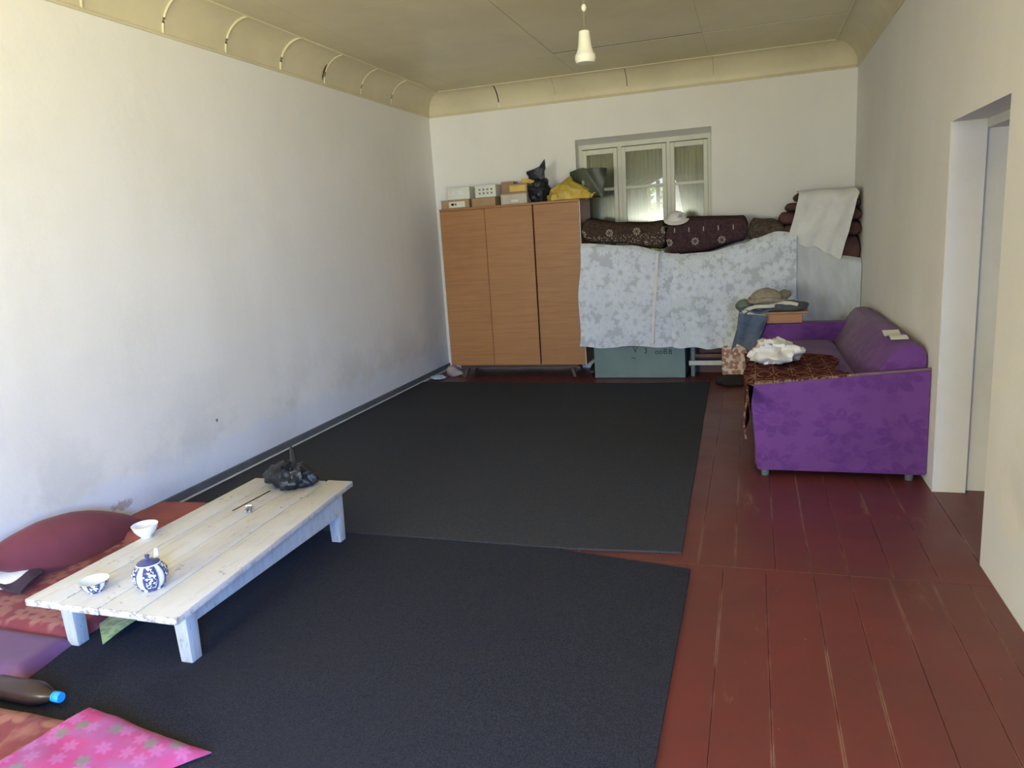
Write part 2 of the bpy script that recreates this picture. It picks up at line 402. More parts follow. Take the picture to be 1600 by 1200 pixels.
REDC = simple('dark_red_cloth', (.185, .045, .065), .85, .12, 4, sheen=.08); BRICK = simple('faded_red_cloth', (.24, .065, .060), .9, .2, 7)
SATIN = simple('purple_satin', (.125, .050, .150), .5, .12, 5, .5, sheen=.08)
FLOR1 = m_floral('red_floral_quilting', (.22, .04, .05), (.18, .036, .05), (.36, .17, .14), 6); FLOR2 = m_floral('orange_red_floral_quilting', (.23, .045, .045), (.19, .036, .042), (.40, .19, .14), 5)
PINK = m_pink(); PAKHTA = m_pakhta('blue_white_cotton_pattern', .118); PAKHTAB = m_pakhta('blue_white_cotton_pattern_bowl', .05)
PORC = simple('white_porcelain', (.80, .83, .84), .1, .02, 4, .6); BLUEP = simple('blue_glaze', (.055, .070, .20), .12, .1, 9, .6)
BOTTLE = simple('dark_brown_plastic', (.035, .020, .016), .3, .1, 4, .3); BLUECAP = simple('bright_blue_plastic', (.02, .30, .80), .35, .05)
BLKT = None
def m_blanket():
    n = NT('maroon_patterned_blanket')
    gu = ((n.x*9).frac() - .5).abs(); gv = ((n.y*5.5).frac() - .5).abs()
    ring = ((gu*gu*.6 + gv*gv).sqrt() - .30).abs().lt(.035)
    grid_ = gu.gt(.46).max(gv.gt(.46)*.7)
    base = n.mix(n.noise(40, 3).ss(.35, .65), (.065, .016, .022), (.10, .028, .032))
    base = n.mix(ring.max(grid_)*n.noise(25, 3).ss(.38, .52)*.75, base, (.30, .20, .13))
    border = n.y.lt(-.03).max(n.x.lt(.0)*n.y.lt(.12))
    base = n.mix(border*n.noise(34, 2).ss(.46, .56)*.5, base, (.36, .24, .13))
    n.color(base).set(1.0, .0, 0).bump(n.noise(90, 2), .4, .004); return n.m
BLANKET = m_blanket(); TRIMB = simple('brown_arm_edging', (.17, .10, .13), .7)
ORN = m_red_ornament(); GREENC = m_floral('green_flowered_cloth', (.33, .42, .20), (.45, .52, .36), (.16, .24, .10), 12)
LEAF = simple('sunlit_leaves', (.30, .42, .05), .5, .5, 6); BARK = simple('grey_post_paint', (.16, .16, .15), .8); LIME = simple('whitewashed_garden_wall', (.70, .62, .60), .9); SOIL = simple('dry_earth', (.32, .27, .19), .95)

# ------------------------------------------------------------------ setting
T = .42
fl = struct('floor', MB().box(-T, W+3.4, FRONT-T, L+T, -.12, -.022), SUB)
JY = 3.41
def plank(x0, x1, y0, y1):
    o = obj('floor_plank', MB().box(x0+.0006, x1-.0006, y0+.001, y1-.001, -.022, 0, .0014, 1), PLANK, fl); return o
xs = [0.0, .215, .43, .64, .86, 1.07, 1.29, 1.50, 1.71, 1.93, 2.14, 2.36, 2.57, 2.79, 3.0, 3.2, 3.39, 3.56, 3.745, 3.90, 4.06, 4.245, 4.43, W]
for a, b in zip(xs, xs[1:]): plank(a, b, JY, L)
xs = [3.0, 3.18, 3.345, 3.51, 3.70, 3.908, 4.06, 4.225, 4.395, 4.54, W]
for a, b in zip(xs, xs[1:]): plank(a, b, FRONT, JY)
obj('subfloor_board', MB().box(0, 3.0, FRONT, JY, -.022, -.004), PLANK, fl)
Y1, Y2, HD, RT = 3.632, 4.60, 2.05, .17
for a, b in ((W, W+.34), (W+.34, W+RT+.55)): plank(a, b, Y1-.1, Y2+.1)
struct('wall_left', MB().box(-T, 0, FRONT-T, L+T, -.12, H+.2), WALL)
wb = MB(); WX0, WX1, WZ0, WZ1 = 1.745, 3.225, 1.12, 2.60
wb.box(0, WX0, L, L+T, -.02, H+.2).box(WX1, W, L, L+T, -.02, H+.2).box(WX0, WX1, L, L+T, -.02, WZ0)
wb.hexa([(WX0, L, WZ1), (WX1, L, WZ1), (WX1, L+T, WZ1-.13), (WX0, L+T, WZ1-.13), (WX0, L, H+.2), (WX1, L, H+.2), (WX1, L+T, H+.2), (WX0, L+T, H+.2)])
struct('wall_back', wb, WALL)
WT = .34
wr = MB().box(W, W+RT, FRONT-T, RWY[0], -.02, H+.2).box(W, W+RT, RWY[0], RWY[1], -.02, .9).box(W, W+RT, RWY[0], RWY[1], 2.55, H+.2).box(W, W+RT, RWY[1], Y1, -.02, H+.2).box(W, W+RT, Y2, L+T, -.02, H+.2).box(W, W+RT, Y1, Y2, HD, H+.2)
struct('wall_right', wr, WALL)
dj = MB().box(W+RT, W+RT+.55, Y1-.4, Y1-.05, -.02, H).box(W+RT, W+RT+.55, Y2+.045, Y2+.5, -.02, H).box(W+RT, W+RT+.55, Y1-.05, Y2+.045, HD-.045, H)
struct('wall_passage', dj, REVEAL)
struct('door_1', MB().box(W+.001, W+RT-.001, Y2-.006, Y2+.0, 0, HD-.0, .002, 1), JAMB)   # painted jamb lining
NX0, NX1, NY0, NY1 = W+RT+.55, W+3.0, 1.6, 5.6          # the room behind the doorway
struct('wall_next_room', MB().box(NX0, NX1+.2, NY0-.2, NY0, -.02, H).box(NX0, NX1+.2, NY1, NY1+.2, -.02, H).box(NX1, NX1+.2, NY0, 2.55, -.02, H).box(NX1, NX1+.2, 4.15, NY1, -.02, H).box(NX1, NX1+.2, 2.55, 4.15, -.02, .75).box(NX1, NX1+.2, 2.55, 4.15, 2.25, H)
       .box(NX0-.01, NX0, NY0, Y1-.39, -.02, H).box(NX0-.01, NX0, Y2+.49, NY1, -.02, H), WALL)
for k in range(8): plank(NX0+.24*k, NX0+.24*(k+1), NY0, NY1)
wf = MB(); FZ0, FZ1 = .9, 2.55
for a, b in ((0, WINX[0][0]), (WINX[0][1], W)): wf.box(a, b, FRONT-T, FRONT, -.02, H+.2)
for a, b in WINX: wf.box(a, b, FRONT-T, FRONT, -.02, FZ0).box(a, b, FRONT-T, FRONT, FZ1, H+.2)
struct('wall_front', wf, WALL)
ce = struct('ceiling', MB().box(-T, W+3.4, FRONT-T, L+T, H+.0033, H+.2), SUB)
cxs = [0, .51, 1.85, 3.215, W]; cys = [FRONT, .9, 3.0, 5.12, 7.27, L]
for i, (a, b) in enumerate(zip(cxs, cxs[1:])):
    for j, (c, d) in enumerate(zip(cys, cys[1:])):
        g = .0008; back = .034 if (j == 3 and i == 2) else (.020 if j == 3 and i == 3 else g)
        dx0 = .004 if (i == 2 and j == 3) else g
        obj('ceiling_panel', MB().box(a+dx0, b-g, c+g, d-back, H, H+.003), CEIL, ce)
# coved cornice
def prof(t): a = t*PI/2; return CD*(1-math.cos(a)), ZC + (H-ZC)*math.sin(a)
NP = 10
def cove(ax, s0, s1, off=0.0):
    def P(u, v):
        o_, z = prof(v); o_ -= off*.7; z += off*.7
        lo, hi = s0, s1
        if ax == 'L': return (o_, max(FRONT, lo) + (min(hi, L-o_)-max(FRONT, lo))*u, z)
        if ax == 'R': return (W-o_, lo + (min(hi, L-o_)-lo)*u, z)
        a_, b_ = max(lo, o_), min(hi, W-o_); return (a_+(b_-a_)*u, L-o_, z)
    return MB().grid(P, 6, NP)
def rail(ax, z, o_, r, e0=0):
    if ax == 'L': return MB().tube([(o_, FRONT, z), (o_, L-o_, z)], r, 8)
    if ax == 'R': return MB().tube([(W-o_, FRONT, z), (W-o_, L-o_, z)], r, 8)
    return MB().tube([(o_, L-o_, z), (W-o_, L-o_, z)], r, 8)
cutsL = [FRONT, .2, .95, 1.65, 2.35, 2.98, 3.62, 4.247, 4.86, 5.53, 6.187, 6.85, 7.5, L]
cutsB = [0, .885, 1.545, 2.354, 3.253, W]
for ax, nm, cuts in (('L', 'trim_1', cutsL), ('B', 'trim_2', cutsB), ('R', 'trim_3', cutsL)):
    tr = struct(nm, rail(ax, ZC-.004, .004, .013), CORN, smooth=40)
    obj('ceiling_bead', rail(ax, H-.001, CD+.004, .009), CORN, tr, 40)
    obj('cove_backing', cove(ax, cuts[0], cuts[-1], .012), SUB, tr)
    for i, (a, b) in enumerate(zip(cuts, cuts[1:])):
        g0 = g1 = .001
        if ax == 'B':
            if i == 0: g1 = .012
            if i == 2: g1 = .006
        obj('cove_panel', cove(ax, a+(g0 if i else 0), b-(g1 if b != cuts[-1] else 0)), CORN, tr, 60)
    if ax == 'L':
        for y in cuts[5:-1]:
            pts = []
            for k in range(NP+1):
                o_, z = prof(k/NP); pts.append((o_+.005, y, z-.004))
            obj('joint_rib', MB().tube(pts, .010 if y < 6 else .007, 6), CORN, tr, 60)
            # open crack beside one rib
        pts = [(prof(k/NP)[0]+.004, 6.16, prof(k/NP)[1]-.004) for k in range(1, 6)]
        obj('dark_crack', MB().tube(pts, [.002, .006, .008, .006, .002], 5), SUB, tr, 60)
bl_ = struct('baseboard_left', MB().box(0, .018, FRONT, L, 0, .072, .004, 1), SKIRT)
struct('trim_4', MB().box(.018, .034, 3.6, L, 0, .02, .004, 1), PALE)
# back window
wy = L+.18
win = struct('window_1', MB().box(WX0, WX0+.045, wy-.02, wy+.06, WZ0, 2.575).box(WX1-.045, WX1, wy-.02, wy+.06, WZ0, 2.575).box(WX0+.045, WX1-.045, wy-.018, wy+.058, 2.50, 2.575).box(WX0+.045, WX1-.045, wy-.018, wy+.058, WZ0, WZ0+.05)
             .box(2.19, 2.235, wy-.01, wy+.055, WZ0+.05, 2.5).box(2.735, 2.775, wy-.01, wy+.055, WZ0+.05, 2.5), FRAME)
obj('window_sill', MB().box(WX0, WX1, L-.02, wy, WZ0-.03, WZ0, .004, 1), FRAME, win)
for a, b in ((1.792, 2.188), (2.237, 2.733), (2.777, 3.178)):
    s = .045
    sash = MB().box(a, a+s, wy-.03, wy+.01, WZ0+.05, 2.49, .004, 1).box(b-s, b, wy-.03, wy+.01, WZ0+.05, 2.49, .004, 1).box(a+s, b-s, wy-.03, wy+.01, 2.435, 2.49, .004, 1).box(a+s, b-s, wy-.03, wy+.01, WZ0+.05, WZ0+.11, .004, 1).box(a+s, b-s, wy-.027, wy+.007, 2.028, 2.062, .004, 1)
    so_ = obj('sash', sash, FRAME, win)
    for z0, z1 in ((WZ0+.11, 2.028), (2.062, 2.435)):
        obj('pane', MB().box(a+s, b-s, wy-.012, wy-.008, z0, z1), GLASS, so_)
# curtains hanging behind the window, parted at the lower middle
def curt(edge, x_out, ztop, zbot, sgn):
    def P(u, v):
        z = ztop + (zbot-ztop)*v; xe = edge(z); x = x_out + (xe-x_out)*u
        return (x, L+.30 + .015*math.sin(x*70) + .01*math.sin(x*23+z*2), z)
    return MB().grid(P, 60, 24, .002)
def eL(z): return 2.50 if z < 2.06 else (2.50 + .23*min(1, (z-2.06)/.10) if z < 2.16 else 2.76)
def eR(z): return 2.84 + (2.06-z)*.16 if z < 2.06 else (2.84 - .08*min(1, (z-2.06)/.1))
cv = thing('curtain', 'olive curtains parted behind the panes of the back window', 'curtain', (2.5, L+.3, 1.0))
obj('left_drape', curt(eL, 1.70, 2.50, 1.15, 1), CURTAIN, cv, 60)
obj('right_drape', curt(eR, 3.27, 2.50, 1.15, -1), CURTAIN, cv, 60)
def PY(u, v):
    z = 2.04 - .9*v; return (2.50+.035*u, L+.295+.008*math.sin(u*6), z)
obj('drape_edging', MB().grid(PY, 4, 8, .002), CURTAIN_Y, cv, 60)
# outside
struct('ground', MB().box(-8, 12, L+T, L+14, -.3, -.1), SOIL)
gp = thing('garden_shrub', 'bright sunlit leafy shrub seen through the gap in the window curtains', 'shrub', (2.1, L+2.7, -.1))
lf = MB(); rg = random.Random(3)
for k in range(2600):
    c = Vector((2.10+rg.gauss(0, .13), L+2.7+rg.gauss(0, .2), 1.75+rg.uniform(-1.8, .42)))
    d = Vector((rg.gauss(0, 1), rg.gauss(0, 1), rg.gauss(0, 1))).normalized()*.05; e = d.cross(Vector((rg.gauss(0, 1), rg.gauss(0, 1), 1))).normalized()*.02
    vs = [lf.bm.verts.new(q) for q in (c-d, c+e, c+d, c-e)]; lf.bm.faces.new(vs)
obj('foliage', lf, LEAF, gp, kind='stuff')
obj('stem', MB().tube([(2.1, L+2.7, -.1), (2.08, L+2.7, .7), (2.11, L+2.68, 1.6)], [.04, .03, .015], 6), BARK, gp)
tag(obj('post', MB().box(2.40, 2.45, L+1.95, L+2.0, -.1, 2.20, .006, 1), BARK, at=(2.42, L+1.98, -.1)), 'grey post standing outside behind the window gap', 'post')
tag(obj('garden_wall', MB().box(2.22, 6.0, L+4.0, L+4.25, -.1, 2.25, .01, 1), LIME, at=(3, L+4.1, -.1)), 'whitewashed garden wall glimpsed outside through the window', 'wall')

# ------------------------------------------------------------------ carpets
def carpet(name, poly, label, m):
    n = 14; pts = []
    for (a, b) in zip(poly, poly[1:]+poly[:1]):
        for k in range(n):
            q = Vector(a).lerp(Vector(b), k/n); j = .004*noise.noise(Vector((q.x*3, q.y*3, 2)))
            pts.append((q.x+j, q.y+j, 0.0008))
    return tag(obj(name, MB().prism(pts, (0, 0, .011)), m, at=(1.7, poly[0][1], 0)), label, 'carpet')
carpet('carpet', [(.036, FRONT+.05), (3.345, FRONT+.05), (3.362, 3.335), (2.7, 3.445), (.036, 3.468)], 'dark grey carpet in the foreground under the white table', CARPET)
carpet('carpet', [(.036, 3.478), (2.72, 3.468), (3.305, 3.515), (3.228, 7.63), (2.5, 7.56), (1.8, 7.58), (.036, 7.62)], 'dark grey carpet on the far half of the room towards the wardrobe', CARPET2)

# ------------------------------------------------------------------ wardrobe
WF, WB_ = 7.90, 8.44
wd = thing('wardrobe', 'tall brown three-door wardrobe on splayed legs in the left back corner', 'wardrobe', (1.08, 8.15, 0))
bo = MB(); X0, X1, Z0, Z1 = .285, 1.895, .145, 1.93
bo.box(X0, X0+.02, WF+.02, WB_, Z0, Z1).box(X1-.02, X1, WF+.005, WB_, Z0, Z1).box(X0+.02, X1-.02, WF+.02, WB_, Z0, Z0+.02).box(X0+.02, X1-.02, WB_-.01, WB_, Z0, Z1)
obj('body', bo, VENEER, wd); obj('top_panel', MB().box(X0, X1+.004, WF-.004, WB_, Z1-.02, Z1+.004, .002, 1), VENEER, wd)
for a, b, yo in ((.287, .822, 0), (.827, 1.372, -.006), (1.384, 1.888, .002)):
    dr = obj('door', MB().box(a, b, WF+yo-.002, WF+yo+.017, Z0+.006, Z1-.022, .003, 1), VENEER, wd)
obj('edge_strip', MB().box(X1-.004, X1+.003, WF-.001, WF+.02, Z0, Z1-.02), CARDW, wd)['label'] = 'pale worn edge strip'
obj('base_rail', MB().box(X0+.1, X1-.1, WF+.05, WF+.08, Z0-.04, Z0, .003, 1).box(X0+.1, X1-.1, WB_-.1, WB_-.07, Z0-.04, Z0, .003, 1), DWOOD, wd)
for sx, xx in ((-1, .47), (1, 1.70)):
    for sy, yy in ((-1, WF+.10), (1, WB_-.12)):
        q = [(xx-.022, yy-.022), (xx+.022, yy-.022), (xx+.022, yy+.022), (xx-.022, yy+.022)]
        obj('leg', MB().hexa([(x+sx*.05, y+sy*.03, 0) for x, y in [(xx-.014, yy-.014), (xx+.014, yy-.014), (xx+.014, yy+.014), (xx-.014, yy+.014)]]+[(x, y, Z0) for x, y in q]), DWOOD, wd)
# things on the wardrobe
ZT = Z1+.004
def carton(name, x0, x1, y0, y1, z0, z1, m, label, cat='box', lid=None, prints=()):
    b = obj(name, MB().box(x0, x1, y0, y1, z0, z1, .004, 1), m, at=((x0+x1)/2, (y0+y1)/2, z0)); tag(b, label, cat)
    for nm, a, c, d, e, mm in prints: obj(nm, MB().box(x0+a*(x1-x0), x0+c*(x1-x0), y0-.002, y0+.001, z0+d*(z1-z0), z0+e*(z1-z0)), mm, b)
    obj('flap_seam', MB().box(x0+.003, x1-.003, (y0+y1)/2-.004, (y0+y1)/2+.004, z1-.001, z1+.001), DWOOD, b)
    return b
carton('carton', .29, .63, 7.96, 8.26, ZT, 2.03, CARD, 'flat brown carton with white label at left end of the wardrobe top', prints=[('white_label', .28, .85, .12, .78, CARDW), ('print', .36, .46, .35, .6, PRINT), ('print', .5, .54, .35, .6, PRINT)])
carton('carton', .36, .63, 7.99, 8.22, 2.032, 2.165, CARDW, 'white box with a silver picture, leftmost on the wardrobe', prints=[('picture', .25, .72, .38, .72, SILVER)])
carton('carton', .655, .935, 7.97, 8.26, ZT, 2.03, CARD, 'plain brown carton under the white printed box on the wardrobe')
pr = [('print', .18+.19*i, .27+.19*i, .25+.3*j, .42+.3*j, PRINT) for i in range(4) for j in range(2)]
carton('carton', .70, .945, 7.98, 8.24, 2.032, 2.165, CARDW, 'white box with grey printed marks, second along the wardrobe top', prints=pr)
carton('carton', 1.0, 1.30, 7.97, 8.24, ZT, 2.055, CARDG, 'greyish box beside the black bag on the wardrobe', prints=[('lid_edge', 0, 1, .86, 1, CARD), ('print', .4, .66, .2, .4, CARDW)])
carton('carton', 1.08, 1.30, 8.0, 8.15, 2.057, 2.15, CARD, 'small brown box with yellow front on top of the greyish box', prints=[('yellow_front', .10, .92, .14, .80, YEL)])
carton('carton', .955, 1.10, 8.15, 8.33, ZT, 2.19, CARD, 'brown box standing behind the row of boxes on the wardrobe')
carton('carton', 1.19, 1.36, 8.18, 8.32, ZT, 2.21, YEL, 'yellow box peeping out behind the black bag')
def bag_fn(amp, seed):
    def f(q): return q
    return f
bb = thing('plastic_bag', 'black plastic bag with knotted top standing on the wardrobe', 'bag', (1.42, 8.08, ZT))
obj('bag_body', MB().blob((1.42, 8.08, ZT+.12), (.125, .11, .13), .35, 14, 28, 16, flat=-.118), BLACKP, bb, 40)
def knot(u, v):
    a = 2*PI*u; w_ = (.06, .055, .085, .10, .03)[min(4, int(v*4.999))]; z = ZT+.16 + v*.26
    return (1.435 - .015*v + (w_*(1-.2*math.sin(3*a)) if v < .99 else .03)*math.cos(a) + (.045 if v > .85 else -.03 if v > .4 else 0), 8.08+w_*.45*math.sin(a), z + .035*math.cos(a)*v)
obj('knotted_top', MB().grid(knot, 16, 9), BLACKP, bb, 40)
yb = thing('plastic_bag', 'crumpled yellow plastic bag on the right end of the wardrobe', 'bag', (1.76, 8.06, ZT))
def yf(q):
    k = max(0, 1-abs(q.x)/.27); q.z = -.02 + (q.z+.02)*(.25+.75*k**.7) if q.z > 0 else q.z
    return q
obj('bag_body', MB().blob((1.755, 8.06, ZT+.065), (.24, .14, .165), .30, 13, 36, 18, flat=-.06, seed=4, f=yf), YELP, yb, 35)
obj('bag_handle', MB().grid(lambda u, v: (1.93+.14*u, 8.0+.02*math.sin(u*5), ZT+.035+.02*math.sin(u*9)+.05*v*(1-u)), 8, 3, .003), YELP, yb, 40)
gb = thing('plastic_bag', 'dark green bag with a small leaf print behind the yellow bag', 'bag', (1.9, 8.25, ZT))
def gf(u, v):
    x = 1.775+.32*u; z = ZT + .02 + (.29+.04*u-.12*max(0, u-.6)**1.0)*v
    return (x, 8.30 + .03*math.sin(u*PI)*(-1) + .012*math.sin(9*u+4*v), z)
gbo = obj('bag_body', MB().grid(gf, 14, 10, -.09), GRNP, gb, 40)
gy = min(v.co.y for v in gbo.data.vertices if abs(v.co.x + .01) < .06) + 8.25
obj('leaf_print', MB().blob((1.89, gy, ZT+.17), (.016, .004, .035), 0, n=10, m=6), LEAFMARK, gb)

# ------------------------------------------------------------------ bedding against the back wall
def slab(x0, x1, zb, zt, y0, y1, amp=.012, nx=28, seed=0, rr=None, endr=.05):
    """soft folded quilt: rounded cross-section in (y, z) swept along x; zb, zt functions of x"""
    nc = 28
    def P(u, v):
        e = 1.0; u = .5 - .5*math.cos(PI*u)
        x = x0 + (x1-x0)*u
        a, b = zb(x), zt(x); cz = (a+b)/2; hz = (b-a)/2; cy = (y0+y1)/2; hy = (y1-y0)/2
        du = min(u, 1-u)*(x1-x0)
        if du < endr: e = math.sqrt(max(0, 1-(1-du/endr)**2))*.9+.1*(du/endr)
        th = 2*PI*v; c, s_ = math.cos(th), math.sin(th)
        def p_(t, k): return math.copysign(abs(t)**k, t)
        y = cy + hy*p_(c, .35); z = cz + hz*e*p_(s_, .55)
        n_ = amp*noise.noise(Vector((x*4, y*4+seed*9, z*6+seed)))
        return (x, y + n_*(1 if c < 0 else 0), z + n_)
    return MB().grid(P, nx, nc)
def lin(a, b, xa, xb): return lambda x: a + (b-a)*(x-xa)/(xb-xa)
def pw(*pts):
    def f(x):
        if x <= pts[0][0]: return pts[0][1]
        for (a, p), (b, q) in zip(pts, pts[1:]):
            if x <= b:
                t = (x-a)/(b-a); t = t*t*(3-2*t); return p+(q-p)*t
        return pts[-1][1]
    return f
bs = thing('bedding_stack', 'pile of folded bedding behind the white lace sheets on the back wall', 'bedding', (3.2, 8.15, .36))
for z0, z1, x1 in ((.40, .64, 4.6), (.64, .88, 4.6), (.88, 1.10, 4.6), (1.11, 1.28, 3.9)):
    obj('folded_quilt', slab(1.93, x1, lambda x, z0=z0: z0, lambda x, z1=z1: z1, 7.90, 8.44, .01, 20, z0), BED, bs, 60)
t = slab(1.925, 2.795, pw((1.92, 1.47), (2.3, 1.45), (2.8, 1.36)), pw((1.95, 1.73), (2.3, 1.665), (2.6, 1.64), (2.8, 1.665)), 7.83, 8.40, .014, 40, 1)
tag(obj('folded_quilt', t, QUILT_A, smooth=60, at=(0, 0, 0)), 'dark brown quilt with a row of white stars, folded beside the wardrobe', 'quilt')
t = slab(2.80, 3.60, pw((2.8, 1.30), (3.1, 1.30), (3.58, 1.40)), pw((2.8, 1.66), (3.0, 1.675), (3.58, 1.655)), 7.815, 8.40, .012, 40, 2)
tag(obj('folded_quilt', t, QUILT_B, smooth=60), 'plum brown quilt with white dashes and stars under the white cap', 'quilt')
t = slab(3.61, 3.95, pw((3.6, 1.36), (4.0, 1.43)), pw((3.6, 1.62), (3.8, 1.60), (4.0, 1.54)), 7.87, 8.38, .02, 20, 3)
tag(obj('folded_quilt', t, QUILT_D, smooth=60), 'speckled brown quilt tapering between the plum quilt and corner pile', 'quilt')
lay = [(1.12, 1.393, 3.97, 4.625), (1.395, 1.533, 3.925, 4.63), (1.535, 1.653, 3.90, 4.63), (1.655, 1.743, 3.96, 4.615), (1.745, 1.83, 4.04, 4.595)]
names = ['lowest dark red-brown quilt of the corner pile', 'second dark quilt from the bottom of the corner pile', 'middle dark quilt with rounded edge in the corner pile', 'second dark quilt from the top of the corner pile', 'topmost dark quilt under the white cover in the corner']
for k, (z0, z1, a, b) in enumerate(lay):
    t = slab(a, b, lambda x, z0=z0: z0, lambda x, z1=z1: z1, 7.86, 8.42, .01, 30, 5+k, None, .035)
    tag(obj('folded_quilt', t, QUILT_R, smooth=60), names[k], 'quilt', 'quilts in the corner pile')
# lace sheets: built in the front plane with waves, top edge tucked back over the pile
def sheet(xl, xr, zt, zb, y, m, name, label, nu=70, nv=44, wave=.012, tuck=.05, seed=0, diag=0.0, scal=False):
    def P(u, v):
        zz = v
        x0_, x1_ = xl(v), xr(v)
        x = x0_ + (x1_-x0_)*u
        top, bot = zt(x), zb(x)
        z = top + (bot-top)*v
        if scal and v == 1: pass
        yy = y - wave*(math.sin(x*19+seed+z*diag) + .6*math.sin(x*43+seed*2+z*diag*2.2))*(.25+.75*v) - .014*noise.noise(Vector((x*5, z*5, seed)))
        yy -= .03*math.sin(PI*min(1, v*1.2))*.6
        if v < .05: yy += tuck*(1-v/.05)
        return (x, yy, z)
    o = obj(name, MB().grid(P, nu, nv, .002), m, smooth=70)
    return tag(o, label, 'lace sheet')
s1 = sheet(lambda v: 1.905-.055*v+.012*math.sin(v*9), lambda v: 2.93, pw((1.92, 1.465), (2.4, 1.42), (2.9, 1.31)), lambda x: .355+.012*math.sin(x*11)-.0*x, 7.80, LACE1, 'lace_sheet', 'white lace sheet with large round flowers hanging beside the wardrobe', wave=.008)
obj('seam_band', MB().grid(lambda u, v: (2.70+.03*u-.075*v, 7.765+.004*u, 1.33-.93*v), 2, 14, .003), WHITEC, s1)
s2 = sheet(lambda v: 2.86-.02*abs(math.sin(v*13))+(.04 if v < .3 else 0)*math.cos(v*5), lambda v: 4.05, pw((2.8, 1.30), (3.2, 1.31), (3.58, 1.38), (3.66, 1.42), (3.88, 1.475), (4.05, 1.45)), lambda x: .35-.03*math.sin((x-2.85)*1.6)+.008*math.sin(x*23), 7.765, LACE2, 'lace_sheet', 'dense white lace sheet hanging over the middle of the bedding', wave=.010, seed=2, diag=5)
s3 = sheet(lambda v: 3.93+.12*v, lambda v: 4.630, pw((3.95, 1.42), (4.2, 1.33), (4.45, 1.21), (4.66, 1.18)), lambda x: .45, 7.79, LACE3, 'gauze_sheet', 'thin greyish white gauze sheet in diagonal folds above the sofa', wave=.020, seed=4, diag=9)
def cover(u, v):
    if v < .3:
        k = v/.3; y = 8.25-.43*k; z = 1.842 - .0*k; zz = z
        x = 4.07+.50*u
    else:
        k = (v-.3)/.7
        x = (4.065-.095*k) + (4.60-.15*k - (4.065-.095*k))*u
        z = 1.80 - (.42+.20*u)*k; y = 7.815-.03*math.sin(k*PI)-.01*math.sin(u*17+k*3)
    q = Vector((x*6, y*6, z*6)); return (x + .012*noise.noise(q), y - .022*abs(noise.noise(q*1.3)) + .01*noise.noise(q*2.5), z + .018*noise.noise(q*.8))
tag(obj('lace_cover', MB().grid(cover, 30, 40, .003), LACE4, smooth=70), 'white cover draped over the tall quilt pile in the corner', 'cover')
cp = thing('baseball_cap', 'white cap with dark stripe emblem on the plum quilt', 'cap', (2.91, 7.9, 1.66))
obj('crown', MB().blob((2.905, 7.90, 1.655), (.098, .11, .085), .03, 8, 24, 14, flat=-.02), WHITEC, cp, 60)
def brim(u, v):
    a = PI*(1.08+.84*u); r = .085+.085*v
    return (2.905+r*.95*math.cos(a)*(1-.18*v), 7.88+r*.72*math.sin(a), 1.645-.058*v*(math.sin(PI*u))**.7 + .01)
obj('brim', MB().grid(brim, 16, 5, .005), WHITEC, cp, 60)
obj('button', MB().blob((2.905, 7.90, 1.742), (.008, .008, .005), 0, n=8, m=6), WHITEC, cp)
em = MB()
for k in range(3):
    x = 2.918+k*.018; em.prism([(x, 7.797, 1.668), (x+.012, 7.797, 1.668), (x+.007, 7.812, 1.696+.006*k), (x-.003, 7.812, 1.69+.006*k)], (0, -.004, .001))
obj('emblem', em, PRINT, cp)

# ------------------------------------------------------------------ chest, bench, bundles below the lace
ch = thing('chest', 'grey turquoise painted trunk with faint black writing under the lace', 'chest', (2.48, 8.1, 0))
obj('box', MB().box(1.995, 2.97, 7.86, 8.40, .004, .35, .008, 2), TRUNK, ch); obj('lid', MB().box(1.985, 2.98, 7.85, 8.41, .352, .395, .008, 2), TRUNK, ch)
for x in (1.999, 2.953): obj('corner_strap', MB().box(x, x+.013, 7.8575, 7.862, .01, .348), TRUNK, ch)
def letters(txt, loc, size, parent):
    cu_ = bpy.data.curves.new('lettering', 'FONT'); cu_.body = txt; cu_.size = size; cu_.extrude = .0008
    o = bpy.data.objects.new('lettering', cu_); COL.objects.link(o); o.parent = parent
    me = bpy.data.meshes.new_from_object(o); bpy.data.objects.remove(o); o = bpy.data.objects.new('lettering', me); COL.objects.link(o); o.parent = parent
    o.location = Vector(loc) - root_loc(parent); o.rotation_euler = (PI/2, 0, 0); me.materials.append(INK)
for c_, x_, z_, h_ in (('V', 2.42, .285, .085), ('3', 2.535, .275, .085), ('o', 2.655, .265, .075), ('o', 2.698, .265, .075), ('B', 2.742, .265, .08), ('8', 2.795, .262, .08), ('~', 2.40, .20, .09)):
    letters(c_, (x_, 7.8585, z_), h_, ch)
bn = thing('low_stand', 'low pale wooden stand under the lace right of the trunk', 'stand', (3.3, 8.1, 0))
obj('front_rail', MB().box(3.0, 3.34, 7.93, 7.96, .125, .175, .004, 1), PALE, bn)
obj('top_board', MB().box(2.99, 4.5, 7.95, 8.42, .36, .395, .004, 1), DWOOD, bn)
for x in (3.02, 3.36, 4.45):
    obj('leg', MB().box(x, x+.04, 7.965, 8.005, 0, .36, .003, 1), TRUNK if x < 3.3 else DWOOD, bn); obj('leg', MB().box(x, x+.04, 8.36, 8.40, 0, .36, .003, 1), DWOOD, bn)
obj('back_panel', MB().box(3.0, 3.4, 8.2, 8.22, .0, .36), simple('dull_pink_board', (.14, .085, .085), .8), bn)
obj('cross_rail', MB().box(3.06, 3.36, 7.97, 7.99, .205, .24, .003, 1), simple('brown_rail', (.16, .09, .07), .7), bn)
tag(obj('patterned_bundle', MB().box(3.345, 3.60, 7.72, 7.95, .055, .36, .03, 3), ORN, smooth=50, at=(3.46, 7.83, .05)), 'white bundle with red ornament beside the sofa under the lace', 'bundle')
